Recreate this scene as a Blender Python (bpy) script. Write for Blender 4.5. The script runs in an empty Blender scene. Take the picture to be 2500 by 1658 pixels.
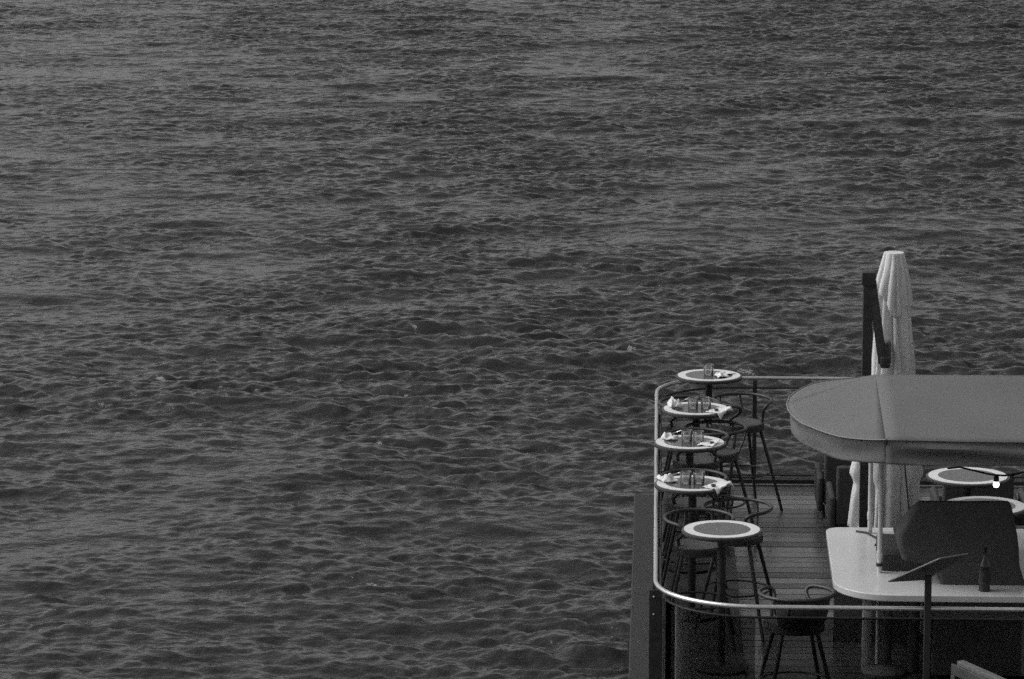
import bpy, bmesh, math, random
import numpy as np
from mathutils import Vector, Matrix, noise as mnoise

R = math.radians
S = bpy.context.scene
COL = S.collection
random.seed(4)

# ------------------------------------------------------------------ camera, sky, sun, exposure
cam = bpy.data.cameras.new('camera')
cam.sensor_width = 36.0
cam.lens = 129.6
cam.clip_start = 0.5
cam.clip_end = 6000
camo = bpy.data.objects.new('camera', cam)
COL.objects.link(camo)
camo.location = (0, 0, 7.6)
camo.rotation_euler = (R(90 - 10.37), 0, R(2.27))
S.camera = camo

SUN_EL, SUN_AZ = 44.0, -84.0           # azimuth clockwise from +Y (away from camera), so the sun stands to the left
W = bpy.data.worlds.new('World')
S.world = W
W.use_nodes = True
wn = W.node_tree
sky = wn.nodes.new('ShaderNodeTexSky')
sky.sky_type = 'NISHITA'
sky.sun_disc = False
sky.sun_elevation = R(SUN_EL)
sky.sun_rotation = R(SUN_AZ)
sky.dust_density = 3.0
bw = wn.nodes.new('ShaderNodeRGBToBW')  # black and white film
wn.links.new(sky.outputs[0], bw.inputs[0])
bg = wn.nodes['Background']
wn.links.new(bw.outputs[0], bg.inputs[0])
bg.inputs[1].default_value = 0.122

sl = bpy.data.lights.new('sun', 'SUN')
sl.energy = 1.6
sl.angle = R(40)
sl.color = (1, 1, 1)
so = bpy.data.objects.new('sun', sl)
COL.objects.link(so)
sd = Vector((math.sin(R(SUN_AZ)) * math.cos(R(SUN_EL)), math.cos(R(SUN_AZ)) * math.cos(R(SUN_EL)), math.sin(R(SUN_EL))))
so.rotation_euler = sd.to_track_quat('Z', 'Y').to_euler()
so.location = sd * 60

vs = S.view_settings
vs.view_transform = 'Standard'
vs.look = 'None'
vs.exposure = 0.0
vs.gamma = 1.0
S.render.engine = 'CYCLES'
S.cycles.use_adaptive_sampling = True
S.cycles.adaptive_threshold = 0.035
S.cycles.adaptive_min_samples = 12
S.cycles.use_denoising = False          # the photograph is grainy film
S.cycles.max_bounces = 8
S.cycles.transparent_max_bounces = 16
S.cycles.sample_clamp_indirect = 4
S.cycles.caustics_reflective = False
S.cycles.caustics_refractive = False

# ------------------------------------------------------------------ materials
def mat(name, v, rough=0.6, metal=0.0, spec=0.5, coat=0.0, var=0.0, vscale=8.0, bump=0.0, bscale=60.0, trans=0.0, ior=1.45, sheen=0.0, stretch=None):
    m = bpy.data.materials.new(name)
    m.use_nodes = True
    nt = m.node_tree
    b = nt.nodes['Principled BSDF']
    b.inputs['Base Color'].default_value = (v, v, v, 1)
    b.inputs['Roughness'].default_value = rough
    b.inputs['Metallic'].default_value = metal
    b.inputs['Specular IOR Level'].default_value = spec
    b.inputs['Coat Weight'].default_value = coat
    b.inputs['Coat Roughness'].default_value = 0.06
    b.inputs['Transmission Weight'].default_value = trans
    b.inputs['IOR'].default_value = ior
    b.inputs['Sheen Weight'].default_value = sheen
    tc = nt.nodes.new('ShaderNodeTexCoord')
    vec = tc.outputs['Object']
    if stretch:
        mp = nt.nodes.new('ShaderNodeMapping')
        mp.inputs['Scale'].default_value = stretch
        nt.links.new(vec, mp.inputs[0])
        vec = mp.outputs[0]
    if var > 0:
        n = nt.nodes.new('ShaderNodeTexNoise')
        n.inputs['Scale'].default_value = vscale
        n.inputs['Detail'].default_value = 6
        nt.links.new(vec, n.inputs['Vector'])
        r = nt.nodes.new('ShaderNodeMapRange')
        r.inputs[1].default_value = 0.25
        r.inputs[2].default_value = 0.75
        r.inputs[3].default_value = v * (1 - var)
        r.inputs[4].default_value = v * (1 + var)
        nt.links.new(n.outputs['Fac'], r.inputs[0])
        nt.links.new(r.outputs[0], b.inputs['Base Color'])
        r2 = nt.nodes.new('ShaderNodeMapRange')
        r2.inputs[1].default_value = 0.3
        r2.inputs[2].default_value = 0.7
        r2.inputs[3].default_value = max(0.02, rough * 0.8)
        r2.inputs[4].default_value = min(1, rough * 1.2)
        nt.links.new(n.outputs['Fac'], r2.inputs[0])
        nt.links.new(r2.outputs[0], b.inputs['Roughness'])
    if bump > 0:
        n2 = nt.nodes.new('ShaderNodeTexNoise')
        n2.inputs['Scale'].default_value = bscale
        n2.inputs['Detail'].default_value = 4
        nt.links.new(vec, n2.inputs['Vector'])
        bp = nt.nodes.new('ShaderNodeBump')
        bp.inputs['Strength'].default_value = bump
        bp.inputs['Distance'].default_value = 0.01
        nt.links.new(n2.outputs['Fac'], bp.inputs['Height'])
        nt.links.new(bp.outputs[0], b.inputs['Normal'])
    return m

M = dict(
    steel=mat('brushed_steel', 0.74, 0.3, 0.82, var=0.06, vscale=30),
    black_metal=mat('black_metal', 0.045, 0.5, spec=0.3, var=0.25, vscale=25),
    black_fabric=mat('black_fabric', 0.075, 0.95, spec=0.05, var=0.12, vscale=6, bump=0.2, bscale=40),
    dark_rattan=mat('dark_bent_wood', 0.045, 0.45, var=0.2, vscale=30),
    dark_rim=mat('dark_table_edge', 0.05, 0.35, var=0.2, vscale=30),
    white_ring=mat('white_inlay', 0.78, 0.35, var=0.05, vscale=14),
    grey_glass=mat('grey_glass_inlay', 0.075, 0.07, var=0.12, vscale=8, spec=0.5),
    seat_pad=mat('grey_seat_pad', 0.085, 0.6, var=0.15, vscale=25, bump=0.2, bscale=90),
    paper=mat('white_paper', 0.8, 0.8, var=0.05, vscale=20),
    white_top=mat('white_gloss_top', 0.62, 0.22, var=0.05, vscale=4),
    white_paint=mat('white_paint', 0.6, 0.4, var=0.06, vscale=12),
    white_cloth=mat('white_cloth', 0.86, 0.85, spec=0.2, var=0.07, vscale=5, bump=0.3, bscale=25, stretch=(1, 1, 0.35)),
    piping=mat('canopy_piping', 0.23, 0.7),
    canopy=mat('grey_canopy_cloth', 0.21, 0.8, spec=0.25, var=0.07, vscale=2.5, bump=0.25, bscale=140),
    hull=mat('dark_hull_paint', 0.04, 0.6, spec=0.2, var=0.25, vscale=3, bump=0.1, bscale=12),
    kerb=mat('aluminium_kerb', 0.25, 0.4, 0.6, var=0.15, vscale=10),
    rubber=mat('black_strip', 0.075, 0.8, spec=0.12, var=0.3, vscale=5, bump=0.1, bscale=80),
    cabinet=mat('dark_cabinet', 0.13, 0.7, var=0.2, vscale=5),
    grey_plate=mat('grey_plate', 0.17, 0.4, var=0.1, vscale=9),
    chalk=mat('chalk', 0.7, 0.9),
    dark_frame=mat('dark_board_frame', 0.06, 0.6, var=0.3, vscale=12),
    slate=mat('blackboard', 0.03, 0.6, var=0.3, vscale=12),
    grey_frame=mat('weathered_frame', 0.13, 0.6, var=0.2, vscale=14),
    label_paper=mat('bottle_label', 0.03, 0.6),
    band=mat('bottle_band', 0.12, 0.5),
    bottle=mat('dark_bottle_glass', 0.02, 0.08, spec=0.6),
    grey_tube=mat('grey_post', 0.12, 0.5, var=0.15, vscale=15),
    wire=mat('black_wire', 0.02, 0.5),
    bolt=mat('bright_bolt', 0.8, 0.25, 1.0),
)

def glass_mat(name):
    """thin blown glass: mostly see-through, mirror-like at grazing angles, some white mixed in to brighten it"""
    m = bpy.data.materials.new(name)
    m.use_nodes = True
    nt = m.node_tree
    nt.nodes.remove(nt.nodes['Principled BSDF'])
    t = nt.nodes.new('ShaderNodeBsdfTransparent')
    t.inputs[0].default_value = (.93, .93, .93, 1)
    d = nt.nodes.new('ShaderNodeBsdfDiffuse')
    d.inputs[0].default_value = (.85, .85, .85, 1)
    g = nt.nodes.new('ShaderNodeBsdfGlossy')
    g.inputs['Roughness'].default_value = 0.05
    f = nt.nodes.new('ShaderNodeFresnel')
    f.inputs[0].default_value = 1.5
    x1 = nt.nodes.new('ShaderNodeMixShader')
    x1.inputs[0].default_value = 0.20  # white diffuse share brightens the see-through body
    x2 = nt.nodes.new('ShaderNodeMixShader')
    nt.links.new(t.outputs[0], x1.inputs[1])
    nt.links.new(d.outputs[0], x1.inputs[2])
    nt.links.new(f.outputs[0], x2.inputs[0])
    nt.links.new(x1.outputs[0], x2.inputs[1])
    nt.links.new(g.outputs[0], x2.inputs[2])
    nt.links.new(x2.outputs[0], nt.nodes['Material Output'].inputs[0])
    return m
M['tumbler'] = glass_mat('clear_tumbler_glass')

def pane_mat():
    m = bpy.data.materials.new('tinted_glass')
    m.use_nodes = True
    nt = m.node_tree
    nt.nodes.remove(nt.nodes['Principled BSDF'])
    t = nt.nodes.new('ShaderNodeBsdfTransparent')
    t.inputs[0].default_value = (.6, .6, .6, 1)
    g = nt.nodes.new('ShaderNodeBsdfGlossy')
    g.inputs['Roughness'].default_value = 0.03
    g.inputs[0].default_value = (.9, .9, .9, 1)
    f = nt.nodes.new('ShaderNodeFresnel')
    f.inputs[0].default_value = 1.16
    x = nt.nodes.new('ShaderNodeMixShader')
    nt.links.new(f.outputs[0], x.inputs[0])
    nt.links.new(t.outputs[0], x.inputs[1])
    nt.links.new(g.outputs[0], x.inputs[2])
    nt.links.new(x.outputs[0], nt.nodes['Material Output'].inputs[0])
    return m
M['pane'] = pane_mat()

def let_light_through(m, v, f):
    nt = m.node_tree
    b = nt.nodes['Principled BSDF']
    t = nt.nodes.new('ShaderNodeBsdfTranslucent')
    t.inputs[0].default_value = (v, v, v, 1)
    x = nt.nodes.new('ShaderNodeMixShader')
    x.inputs[0].default_value = f
    nt.links.new(b.outputs[0], x.inputs[1])
    nt.links.new(t.outputs[0], x.inputs[2])
    nt.links.new(x.outputs[0], nt.nodes['Material Output'].inputs[0])
let_light_through(M['canopy'], 0.25, 0.25)
let_light_through(M['white_cloth'], 0.88, 0.33)

def bulb_mat():
    m = bpy.data.materials.new('lit_bulb')
    m.use_nodes = True
    b = m.node_tree.nodes['Principled BSDF']
    b.inputs['Emission Color'].default_value = (1, 1, 1, 1)
    b.inputs['Emission Strength'].default_value = 2.5
    return m
M['bulb'] = bulb_mat()

def plank_mat():
    m = bpy.data.materials.new('wet_deck_boards')
    m.use_nodes = True
    nt = m.node_tree
    b = nt.nodes['Principled BSDF']
    g = nt.nodes.new('ShaderNodeNewGeometry')
    tc = nt.nodes.new('ShaderNodeTexCoord')
    mp = nt.nodes.new('ShaderNodeMapping')
    mp.inputs['Scale'].default_value = (1.2, 14, 1)
    nt.links.new(tc.outputs['Object'], mp.inputs[0])
    n = nt.nodes.new('ShaderNodeTexNoise')
    n.inputs['Scale'].default_value = 2.2
    n.inputs['Detail'].default_value = 7
    nt.links.new(mp.outputs[0], n.inputs['Vector'])
    mx = nt.nodes.new('ShaderNodeMath')
    mx.operation = 'MULTIPLY_ADD'
    nt.links.new(g.outputs['Random Per Island'], mx.inputs[0])
    mx.inputs[1].default_value = 0.8
    nt.links.new(n.outputs['Fac'], mx.inputs[2])
    r = nt.nodes.new('ShaderNodeMapRange')
    r.inputs[1].default_value = 0.4
    r.inputs[2].default_value = 1.3
    r.inputs[3].default_value = 0.05
    r.inputs[4].default_value = 0.125
    nt.links.new(mx.outputs[0], r.inputs[0])
    nt.links.new(r.outputs[0], b.inputs['Base Color'])
    r2 = nt.nodes.new('ShaderNodeMapRange')
    r2.inputs[1].default_value = 0.3
    r2.inputs[2].default_value = 1.2
    r2.inputs[3].default_value = 0.5
    r2.inputs[4].default_value = 0.2
    nt.links.new(mx.outputs[0], r2.inputs[0])
    nt.links.new(r2.outputs[0], b.inputs['Roughness'])
    b.inputs['Specular IOR Level'].default_value = 0.45
    return m
M['plank'] = plank_mat()

def water_mat():
    m = bpy.data.materials.new('river_water')
    m.use_nodes = True
    nt = m.node_tree
    b = nt.nodes['Principled BSDF']
    b.inputs['Base Color'].default_value = (.028, .028, .028, 1)
    b.inputs['Roughness'].default_value = 0.03
    b.inputs['IOR'].default_value = 1.333
    b.inputs['Specular IOR Level'].default_value = 0.5
    tc = nt.nodes.new('ShaderNodeTexCoord')
    def nz(scale, detail, sx, sy, rot):
        mp = nt.nodes.new('ShaderNodeMapping')
        mp.inputs['Scale'].default_value = (sx, sy, 1)
        mp.inputs['Rotation'].default_value = (0, 0, R(rot))
        nt.links.new(tc.outputs['Object'], mp.inputs[0])
        n = nt.nodes.new('ShaderNodeTexNoise')
        n.inputs['Scale'].default_value = scale
        n.inputs['Detail'].default_value = detail
        n.inputs['Roughness'].default_value = 0.55
        nt.links.new(mp.outputs[0], n.inputs['Vector'])
        return n.outputs['Fac']
    prev = None
    for sc, det, dist, sx, sy, rot in ((9.0, 2, 0.020, 0.8, 1.15, 8), (22.0, 2, 0.006, 0.75, 1.2, -14)):
        bp = nt.nodes.new('ShaderNodeBump')
        bp.inputs['Strength'].default_value = 0.8
        bp.inputs['Distance'].default_value = dist
        nt.links.new(nz(sc, det, sx, sy, rot), bp.inputs['Height'])
        if prev:
            nt.links.new(prev.outputs[0], bp.inputs['Normal'])
        prev = bp
    nt.links.new(prev.outputs[0], b.inputs['Normal'])
    return m
M['water'] = water_mat()

# ------------------------------------------------------------------ mesh helpers
class MB:
    def __init__(s):
        s.v, s.f = [], []
    def add(s, vs, fs):
        o = len(s.v)
        s.v += [tuple(p) for p in vs]
        s.f += [tuple(i + o for i in f) for f in fs]
        return s
    def box(s, x0, x1, y0, y1, z0, z1, mtx=None):
        vs = [(x, y, z) for z in (z0, z1) for y in (y0, y1) for x in (x0, x1)]
        if mtx is not None:
            vs = [tuple(mtx @ Vector(p)) for p in vs]
        return s.add(vs, [(0, 2, 3, 1), (4, 5, 7, 6), (0, 1, 5, 4), (2, 6, 7, 3), (0, 4, 6, 2), (1, 3, 7, 5)])
    def tube(s, pts, r, n=8, closed=False):
        pts = [Vector(p) for p in pts]
        N = len(pts)
        rs = r if isinstance(r, (list, tuple)) else [r] * N
        vs, fs = [], []
        prev = None
        for i, p in enumerate(pts):
            if closed:
                t = (pts[(i + 1) % N] - pts[i - 1]).normalized()
            else:
                t = (pts[min(i + 1, N - 1)] - pts[max(i - 1, 0)]).normalized()
            if prev is None:
                a = Vector((0, 0, 1)) if abs(t.z) < 0.9 else Vector((1, 0, 0))
                u = t.cross(a).normalized()
            else:
                u = (prev - t * prev.dot(t)).normalized()
            prev = u
            w = t.cross(u)
            for k in range(n):
                a = 2 * math.pi * k / n
                vs.append(p + (u * math.cos(a) + w * math.sin(a)) * rs[i])
        for i in range(N if closed else N - 1):
            j = (i + 1) % N
            for k in range(n):
                l = (k + 1) % n
                fs.append((i * n + k, i * n + l, j * n + l, j * n + k))
        if not closed:
            fs.append(tuple(range(n - 1, -1, -1)))
            fs.append(tuple((N - 1) * n + k for k in range(n)))
        return s.add(vs, fs)
    def lathe(s, prof, n=32, c=(0, 0, 0)):
        vs, fs = [], []
        for r, z in prof:
            for k in range(n):
                a = 2 * math.pi * k / n
                vs.append((c[0] + r * math.cos(a), c[1] + r * math.sin(a), c[2] + z))
        P = len(prof)
        for i in range(P - 1):
            for k in range(n):
                l = (k + 1) % n
                fs.append((i * n + k, i * n + l, (i + 1) * n + l, (i + 1) * n + k))
        fs.append(tuple(range(n - 1, -1, -1)))
        fs.append(tuple((P - 1) * n + k for k in range(n)))
        return s.add(vs, fs)
    def ring(s, r0, r1, z0, z1, n=64):
        vs, fs = [], []
        for r, z in ((r0, z0), (r1, z0), (r1, z1), (r0, z1)):
            for k in range(n):
                a = 2 * math.pi * k / n
                vs.append((r * math.cos(a), r * math.sin(a), z))
        for i in range(4):
            j = (i + 1) % 4
            for k in range(n):
                l = (k + 1) % n
                fs.append((i * n + k, i * n + l, j * n + l, j * n + k))
        return s.add(vs, fs)
    def prism(s, out, z0, z1):
        n = len(out)
        vs = [(x, y, z0) for x, y in out] + [(x, y, z1) for x, y in out]
        fs = [tuple(range(n - 1, -1, -1)), tuple(range(n, 2 * n))]
        fs += [(i, (i + 1) % n, n + (i + 1) % n, n + i) for i in range(n)]
        return s.add(vs, fs)
    def build(s, name, m, parent=None, bevel=0.0, smooth=True, seg=2, loc=None, sub=0):
        me = bpy.data.meshes.new(name)
        me.from_pydata(s.v, [], s.f)
        bm = bmesh.new()
        bm.from_mesh(me)
        bmesh.ops.recalc_face_normals(bm, faces=bm.faces)
        bm.to_mesh(me)
        bm.free()
        me.materials.append(M[m])
        if smooth:
            me.shade_smooth()
            me.set_sharp_from_angle(angle=R(38))
        o = bpy.data.objects.new(name, me)
        COL.objects.link(o)
        if parent is not None:
            o.parent = parent
        if loc:
            o.location = loc
        if bevel > 0:
            b = o.modifiers.new('bevel', 'BEVEL')
            b.width = bevel
            b.segments = seg
            b.limit_method = 'ANGLE'
            b.angle_limit = R(40)
        if sub:
            d = o.modifiers.new('sub', 'SUBSURF')
            d.levels = d.render_levels = sub
        return o

def thing(name, label, cat, loc=(0, 0, 0), rotz=0.0, group=None):
    o = bpy.data.objects.new(name, None)
    o.empty_display_size = 0.2
    COL.objects.link(o)
    o.location = loc
    o.rotation_euler = (0, 0, rotz)
    return tag(o, label, cat, group)

def tag(o, label, cat, group=None):
    o['label'] = label
    o['category'] = cat
    if group:
        o['group'] = group
    return o

def dup(root, loc, rotz, label, group=None):
    r = root.copy()
    COL.objects.link(r)
    r.location = loc
    r.rotation_euler = (0, 0, rotz)
    r['label'] = label
    if group:
        r['group'] = group
    def rec(a, b):
        for ch in list(a.children):
            c = ch.copy()
            COL.objects.link(c)
            c.parent = b
            rec(ch, c)
    rec(root, r)
    return r

def arc(cx, cy, r, a0, a1, n):
    return [(cx + r * math.cos(R(a0 + (a1 - a0) * i / n)), cy + r * math.sin(R(a0 + (a1 - a0) * i / n))) for i in range(n + 1)]

def bez(p0, p1, p2, p3, n=10):
    p0, p1, p2, p3 = map(Vector, (p0, p1, p2, p3))
    return [p0 * (1 - t) ** 3 + p1 * 3 * t * (1 - t) ** 2 + p2 * 3 * t * t * (1 - t) + p3 * t ** 3 for t in [i / n for i in range(n + 1)]]

# ------------------------------------------------------------------ water
WZ = -1.3
def make_water():
    rng = np.random.default_rng(11)
    NX, NY = 1440, 2560
    LX, LY = 41.0, 88.0
    X0, Y0 = -25.0, 21.0
    kx = 2 * np.pi * np.fft.fftfreq(NX, LX / NX)
    ky = 2 * np.pi * np.fft.fftfreq(NY, LY / NY)
    KX, KY = np.meshgrid(kx, ky)
    K = np.hypot(KX, KY)
    K[0, 0] = 1
    def field(kp, power, th0, spread, slope, kmax=30.0, seed_phase=None):
        th = np.arctan2(KY, KX)
        D = 0.03 + np.abs(np.cos((th - th0) / 2)) ** spread
        A = np.where(K > 0, K ** (-power), 0) * np.exp(-(kp / K) ** 2) * np.exp(-(K / kmax) ** 2) * D
        A[0, 0] = 0
        H = A * (rng.normal(size=K.shape) + 1j * rng.normal(size=K.shape))
        hx = np.fft.ifft2(1j * KX * H).real
        hy = np.fft.ifft2(1j * KY * H).real
        s = slope / math.sqrt((hx ** 2 + hy ** 2).mean())
        return H * s
    # long low waves, wind waves of about a metre running toward the camera, cross chop, and small ripples on top
    H0 = field(1.5, 2.4, R(-68), 5, WAVE[0], 6)
    H1 = field(5.0, 2.5, R(-84), 11, WAVE[1], 20)
    H3 = field(7.5, 2.4, R(-125), 7, WAVE[2], 26)
    H2 = field(10.0, 2.4, R(-95), 7, WAVE[3], 34)
    H4 = field(16.0, 2.1, R(-94), 4, WAVE[4], 75)
    def maps(H):
        h = np.fft.ifft2(H).real
        dx = np.fft.ifft2(-1j * KX / K * H).real
        dy = np.fft.ifft2(-1j * KY / K * H).real
        sy = np.fft.ifft2(1j * KY * H).real
        return h, dx, dy, sy
    h0, dx0, dy0, sy0 = maps(H0)
    h1, dx1, dy1, sy1 = maps(H1)
    h3, dx3, dy3, sy3 = maps(H3)
    h2, dx2, dy2, _ = maps(H2)
    h4, dx4, dy4, _ = maps(H4)
    # gusts: ripples stronger in some places than in others
    def smooth_noise(k0, k1, p):
        G = np.where((K < k1) & (K > k0), K ** -p, 0) * (rng.normal(size=K.shape) + 1j * rng.normal(size=K.shape))
        g = np.fft.ifft2(G).real
        return g / g.std()
    gust = np.clip(1.0 + 0.24 * smooth_noise(0.1, 1.2, 1.3) + 0.26 * smooth_noise(0.9, 4.0, 1.2), 0.3, 1.7)
    # the steep faces turned to the camera stay smoother, the backs carry the ripples
    face = (sy0 + sy1 + 0.6 * sy3) / (sy0 + sy1 + 0.6 * sy3).std()
    rip = np.clip(gust * (1.0 - 0.28 * face), 0.3, 1.35)
    hb = h0 + h1 * (0.6 + 0.4 * gust) + h3 * gust
    lim = 2.1 * hb.std()
    hb = lim * np.tanh(hb / lim)
    l2 = 2.3 * h2.std()
    h2 = l2 * np.tanh(h2 / l2)
    l4 = 2.3 * h4.std()
    h4 = l4 * np.tanh(h4 / l4)
    # waves raised to darken the right and far centre, calmed to lighten the left
    gx = np.linspace(X0, X0 + LX, NX)[None, :]
    gy = np.linspace(Y0, Y0 + LY, NY)[:, None]
    az = gx / gy                                       # bearing from the camera
    wave_gain = 1.0 + 0.15 * smooth_noise(0.08, 0.7, 1.2) + 0.36 / (1 + np.exp(-(az - 0.035) / 0.02)) + 0.20 * np.exp(-((az + 0.075) / 0.022) ** 2 - ((gy - 86) / 16) ** 2) - 0.12 * np.exp(-((az + 0.02) / 0.02) ** 2 - ((gy - 92) / 22) ** 2) - 0.16 / (1 + np.exp((az + 0.10) / 0.02))
    rip = np.minimum(rip * np.clip(wave_gain, 0.6, 1.45), 1.5)
    h = hb * np.clip(wave_gain, 0.8, 1.25) + h2 * (0.4 * wave_gain + 0.6 * rip) + h4 * rip
    lean = 0.3
    dx = 0.3 * dx1 + 0.25 * dx3 * gust + 0.05 * dx2 * rip
    dy = 0.3 * dy1 + 0.25 * dy3 * gust + 0.05 * dy2 * rip - lean * hb
    xs = np.linspace(0, 1, NX, endpoint=False) * LX + X0
    ys = np.linspace(0, 1, NY, endpoint=False) * LY + Y0
    XX, YY = np.meshgrid(xs, ys)
    ex = np.clip(np.minimum(np.arange(NX), NX - 1 - np.arange(NX)) / 24.0, 0, 1)
    ey = np.clip(np.minimum(np.arange(NY), NY - 1 - np.arange(NY)) / 24.0, 0, 1)
    E = np.minimum(ex[None, :], ey[:, None])
    co = np.empty((NY * NX, 3), np.float32)
    co[:, 0] = (XX + dx * E).ravel()
    co[:, 1] = (YY + dy * E).ravel()
    co[:, 2] = (WZ + h * E).ravel()
    i = (np.arange(NY - 1)[:, None] * NX + np.arange(NX - 1)[None, :]).ravel()
    quads = np.stack([i, i + 1, i + 1 + NX, i + NX], 1)
    # the wide river round the detailed part
    far = 3000.0
    xe, ye = xs[-1], ys[-1]
    ring = np.array([(-far, -300, WZ), (far, -300, WZ), (far, far, WZ), (-far, far, WZ),
                     (X0, Y0, WZ), (xe, Y0, WZ), (xe, ye, WZ), (X0, ye, WZ)], np.float32)
    b = NY * NX
    rq = np.array([(b, b + 1, b + 5, b + 4), (b + 1, b + 2, b + 6, b + 5), (b + 2, b + 3, b + 7, b + 6), (b + 3, b, b + 4, b + 7)])
    co = np.concatenate([co, ring])
    quads = np.concatenate([quads, rq]).astype(np.int32)
    me = bpy.data.meshes.new('water')
    me.vertices.add(len(co))
    me.vertices.foreach_set('co', co.ravel())
    me.loops.add(quads.size)
    me.loops.foreach_set('vertex_index', quads.ravel())
    me.polygons.add(len(quads))
    me.polygons.foreach_set('loop_start', np.arange(0, quads.size, 4, dtype=np.int32))
    me.polygons.foreach_set('loop_total', np.full(len(quads), 4, np.int32))
    me.update(calc_edges=True)
    me.shade_smooth()
    me.materials.append(M['water'])
    o = bpy.data.objects.new('water', me)
    o['kind'] = 'structure'
    COL.objects.link(o)
WAVE = (0.07, 0.11, 0.085, 0.125, 0.265)
make_water()

# ------------------------------------------------------------------ deck of the moored boat
XR = 6.5                                  # right end of the deck, outside the frame
mb = MB()
y = 25.56
while y < 33.9:
    mb.box(0.03, XR, y, y + 0.172, -0.03, random.uniform(-0.0015, 0.0015))
    y += 0.186
deck = mb.build('deck', 'plank', smooth=False)
deck['kind'] = 'structure'
mb = MB()
mb.prism([(0.0, 23.4), (XR, 23.4), (XR, 34.16)] + [(0.62, 34.16)] + arc(0.62, 33.54, 0.62, 90, 180, 8), -1.9, -0.034)
mb.build('hull', 'hull', deck)
MB().box(-0.19, -0.002, 23.4, 33.58, -1.85, -0.008).build('side_ledge', 'hull', deck, bevel=0.01)
mb = MB()
mb.box(0.66, XR, 34.0, 34.14, -0.03, 0.05)
mb.build('kerb', 'hull', deck, bevel=0.006)
MB().box(0.66, XR, 33.955, 33.997, -0.03, 0.012).build('kerb_strip', 'kerb', deck, bevel=0.003)

mbm = MB().box(0.06, 0.70, 25.7, 33.75, 0.003, 0.013).build('floor_strip', 'rubber')  # long dark strip laid over the boards beneath the bar tables
tag(mbm, 'long dark strip on the deck under the high bar tables', 'floor mat')

# ------------------------------------------------------------------ railing
rail = thing('railing', 'polished steel tube railing with rounded corners around the boat deck', 'railing', (0, 0, 0))
def rail_path(x, yb, yf, rad, z, n=14):
    p = [(XR, yb, z), (3.5, yb, z)]
    p += [(a, b, z) for a, b in arc(x + rad, yb - rad, rad, 90, 180, n)]
    p += [(a, b, z) for a, b in arc(x + rad, yf + rad, rad, 180, 270, n)]
    p += [(3.5, yf, z), (XR, yf, z)]
    return p
MB().tube(rail_path(0.012, 34.12, 25.53, 0.74, 1.0), 0.0175, 12).build('handrail', 'steel', rail)
MB().tube(rail_path(0.05, 34.08, 25.57, 0.70, 0.914), 0.009, 8).build('lower_rail', 'wire', rail)
MB().tube(rail_path(0.05, 34.08, 25.57, 0.70, 0.075), 0.010, 8).build('lower_rail', 'black_metal', rail)
for px, py, ang in [(0.935, 34.09, 0), (2.5, 34.09, 0), (4.05, 34.09, 0), (5.6, 34.09, 0),
                    (0.035, 32.45, 90), (0.035, 30.9, 90), (0.035, 29.3, 90), (0.035, 27.7, 90)]:
    m4 = Matrix.Translation((px, py, 0)) @ Matrix.Rotation(R(ang), 4, 'Z')
    MB().box(-0.02, 0.02, -0.012, 0.012, 0.0, 0.985, m4).build('post', 'black_metal', rail, bevel=0.003)
# the broad flat post at the front corner with its two bolts
p = MB().box(-0.035, 0.062, 26.07, 26.085, 0.0, 0.98).build('post', 'black_metal', rail, bevel=0.003)
for bx, bz in ((0.0, 0.93), (0.0, 0.80), (0.0, 0.12)):
    MB().lathe([(0.008, 0), (0.008, 0.004), (0.004, 0.007)], 10).build('bolt', 'bolt', p, loc=(bx, 26.068, bz)).rotation_euler = (R(90), 0, 0)
for x0, x1 in ((0.78, 2.62), (2.66, 4.6), (4.64, XR)):
    MB().box(x0, x1, 25.562, 25.574, 0.082, 0.912).build('glass_panel', 'pane', rail)
def curved_panel(cx, cy, a0, a1):
    o = arc(cx, cy, 0.70, a0, a1, 12)
    i = arc(cx, cy, 0.688, a1, a0, 12)
    mb = MB()
    n = len(o)
    pts = o + i
    mb.add([(a, b, 0.082) for a, b in pts] + [(a, b, 0.912) for a, b in pts],
           [(k, (k + 1) % (2 * n), 2 * n + (k + 1) % (2 * n), 2 * n + k) for k in range(2 * n)]
           + [(k, k + 1, 2 * n - 2 - k, 2 * n - 1 - k) for k in range(n - 1)]
           + [(2 * n + k, 2 * n + k + 1, 4 * n - 2 - k, 4 * n - 1 - k) for k in range(n - 1)])
    mb.build('glass_panel', 'pane', rail)
curved_panel(0.75, 26.27, 184, 268)
for y0, y1 in ((26.31, 27.66), (27.74, 29.26), (29.34, 30.86), (30.94, 32.41), (32.49, 33.36)):
    MB().box(0.044, 0.056, y0, y1, 0.082, 0.912).build('glass_panel', 'pane', rail)

# ------------------------------------------------------------------ high bar tables on the left
def make_table(name, label, cat, Rr, h, group):
    t = thing(name, label, cat, (0, 0, 0), 0, group)
    top = MB().lathe([(Rr - 0.02, h - 0.034), (Rr - 0.004, h - 0.03), (Rr, h - 0.018), (Rr - 0.003, h - 0.006), (Rr - 0.012, h - 0.001), (Rr * 0.93, h - 0.001)], 72).build('tabletop', 'dark_rim', t)
    MB().ring(Rr * 0.708, Rr * 0.935, h - 0.002, h + 0.0025, 72).build('white_inlay', 'white_ring', top)
    MB().lathe([(Rr * 0.707, h - 0.002), (Rr * 0.707, h + 0.0012)], 72).build('centre_inlay', 'grey_glass', top)
    MB().lathe([(0.16, h - 0.055), (0.18, h - 0.035)], 28).build('top_plate', 'black_metal', t)
    MB().lathe([(0.033, 0.02), (0.033, h - 0.05)], 20).build('stem', 'black_metal', t)
    MB().lathe([(0.215, 0.014), (0.218, 0.022), (0.19, 0.034), (0.05, 0.045), (0.036, 0.06)], 40).build('base', 'black_metal', t)
    return t
GT = 'high bar tables along the rail'
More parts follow.
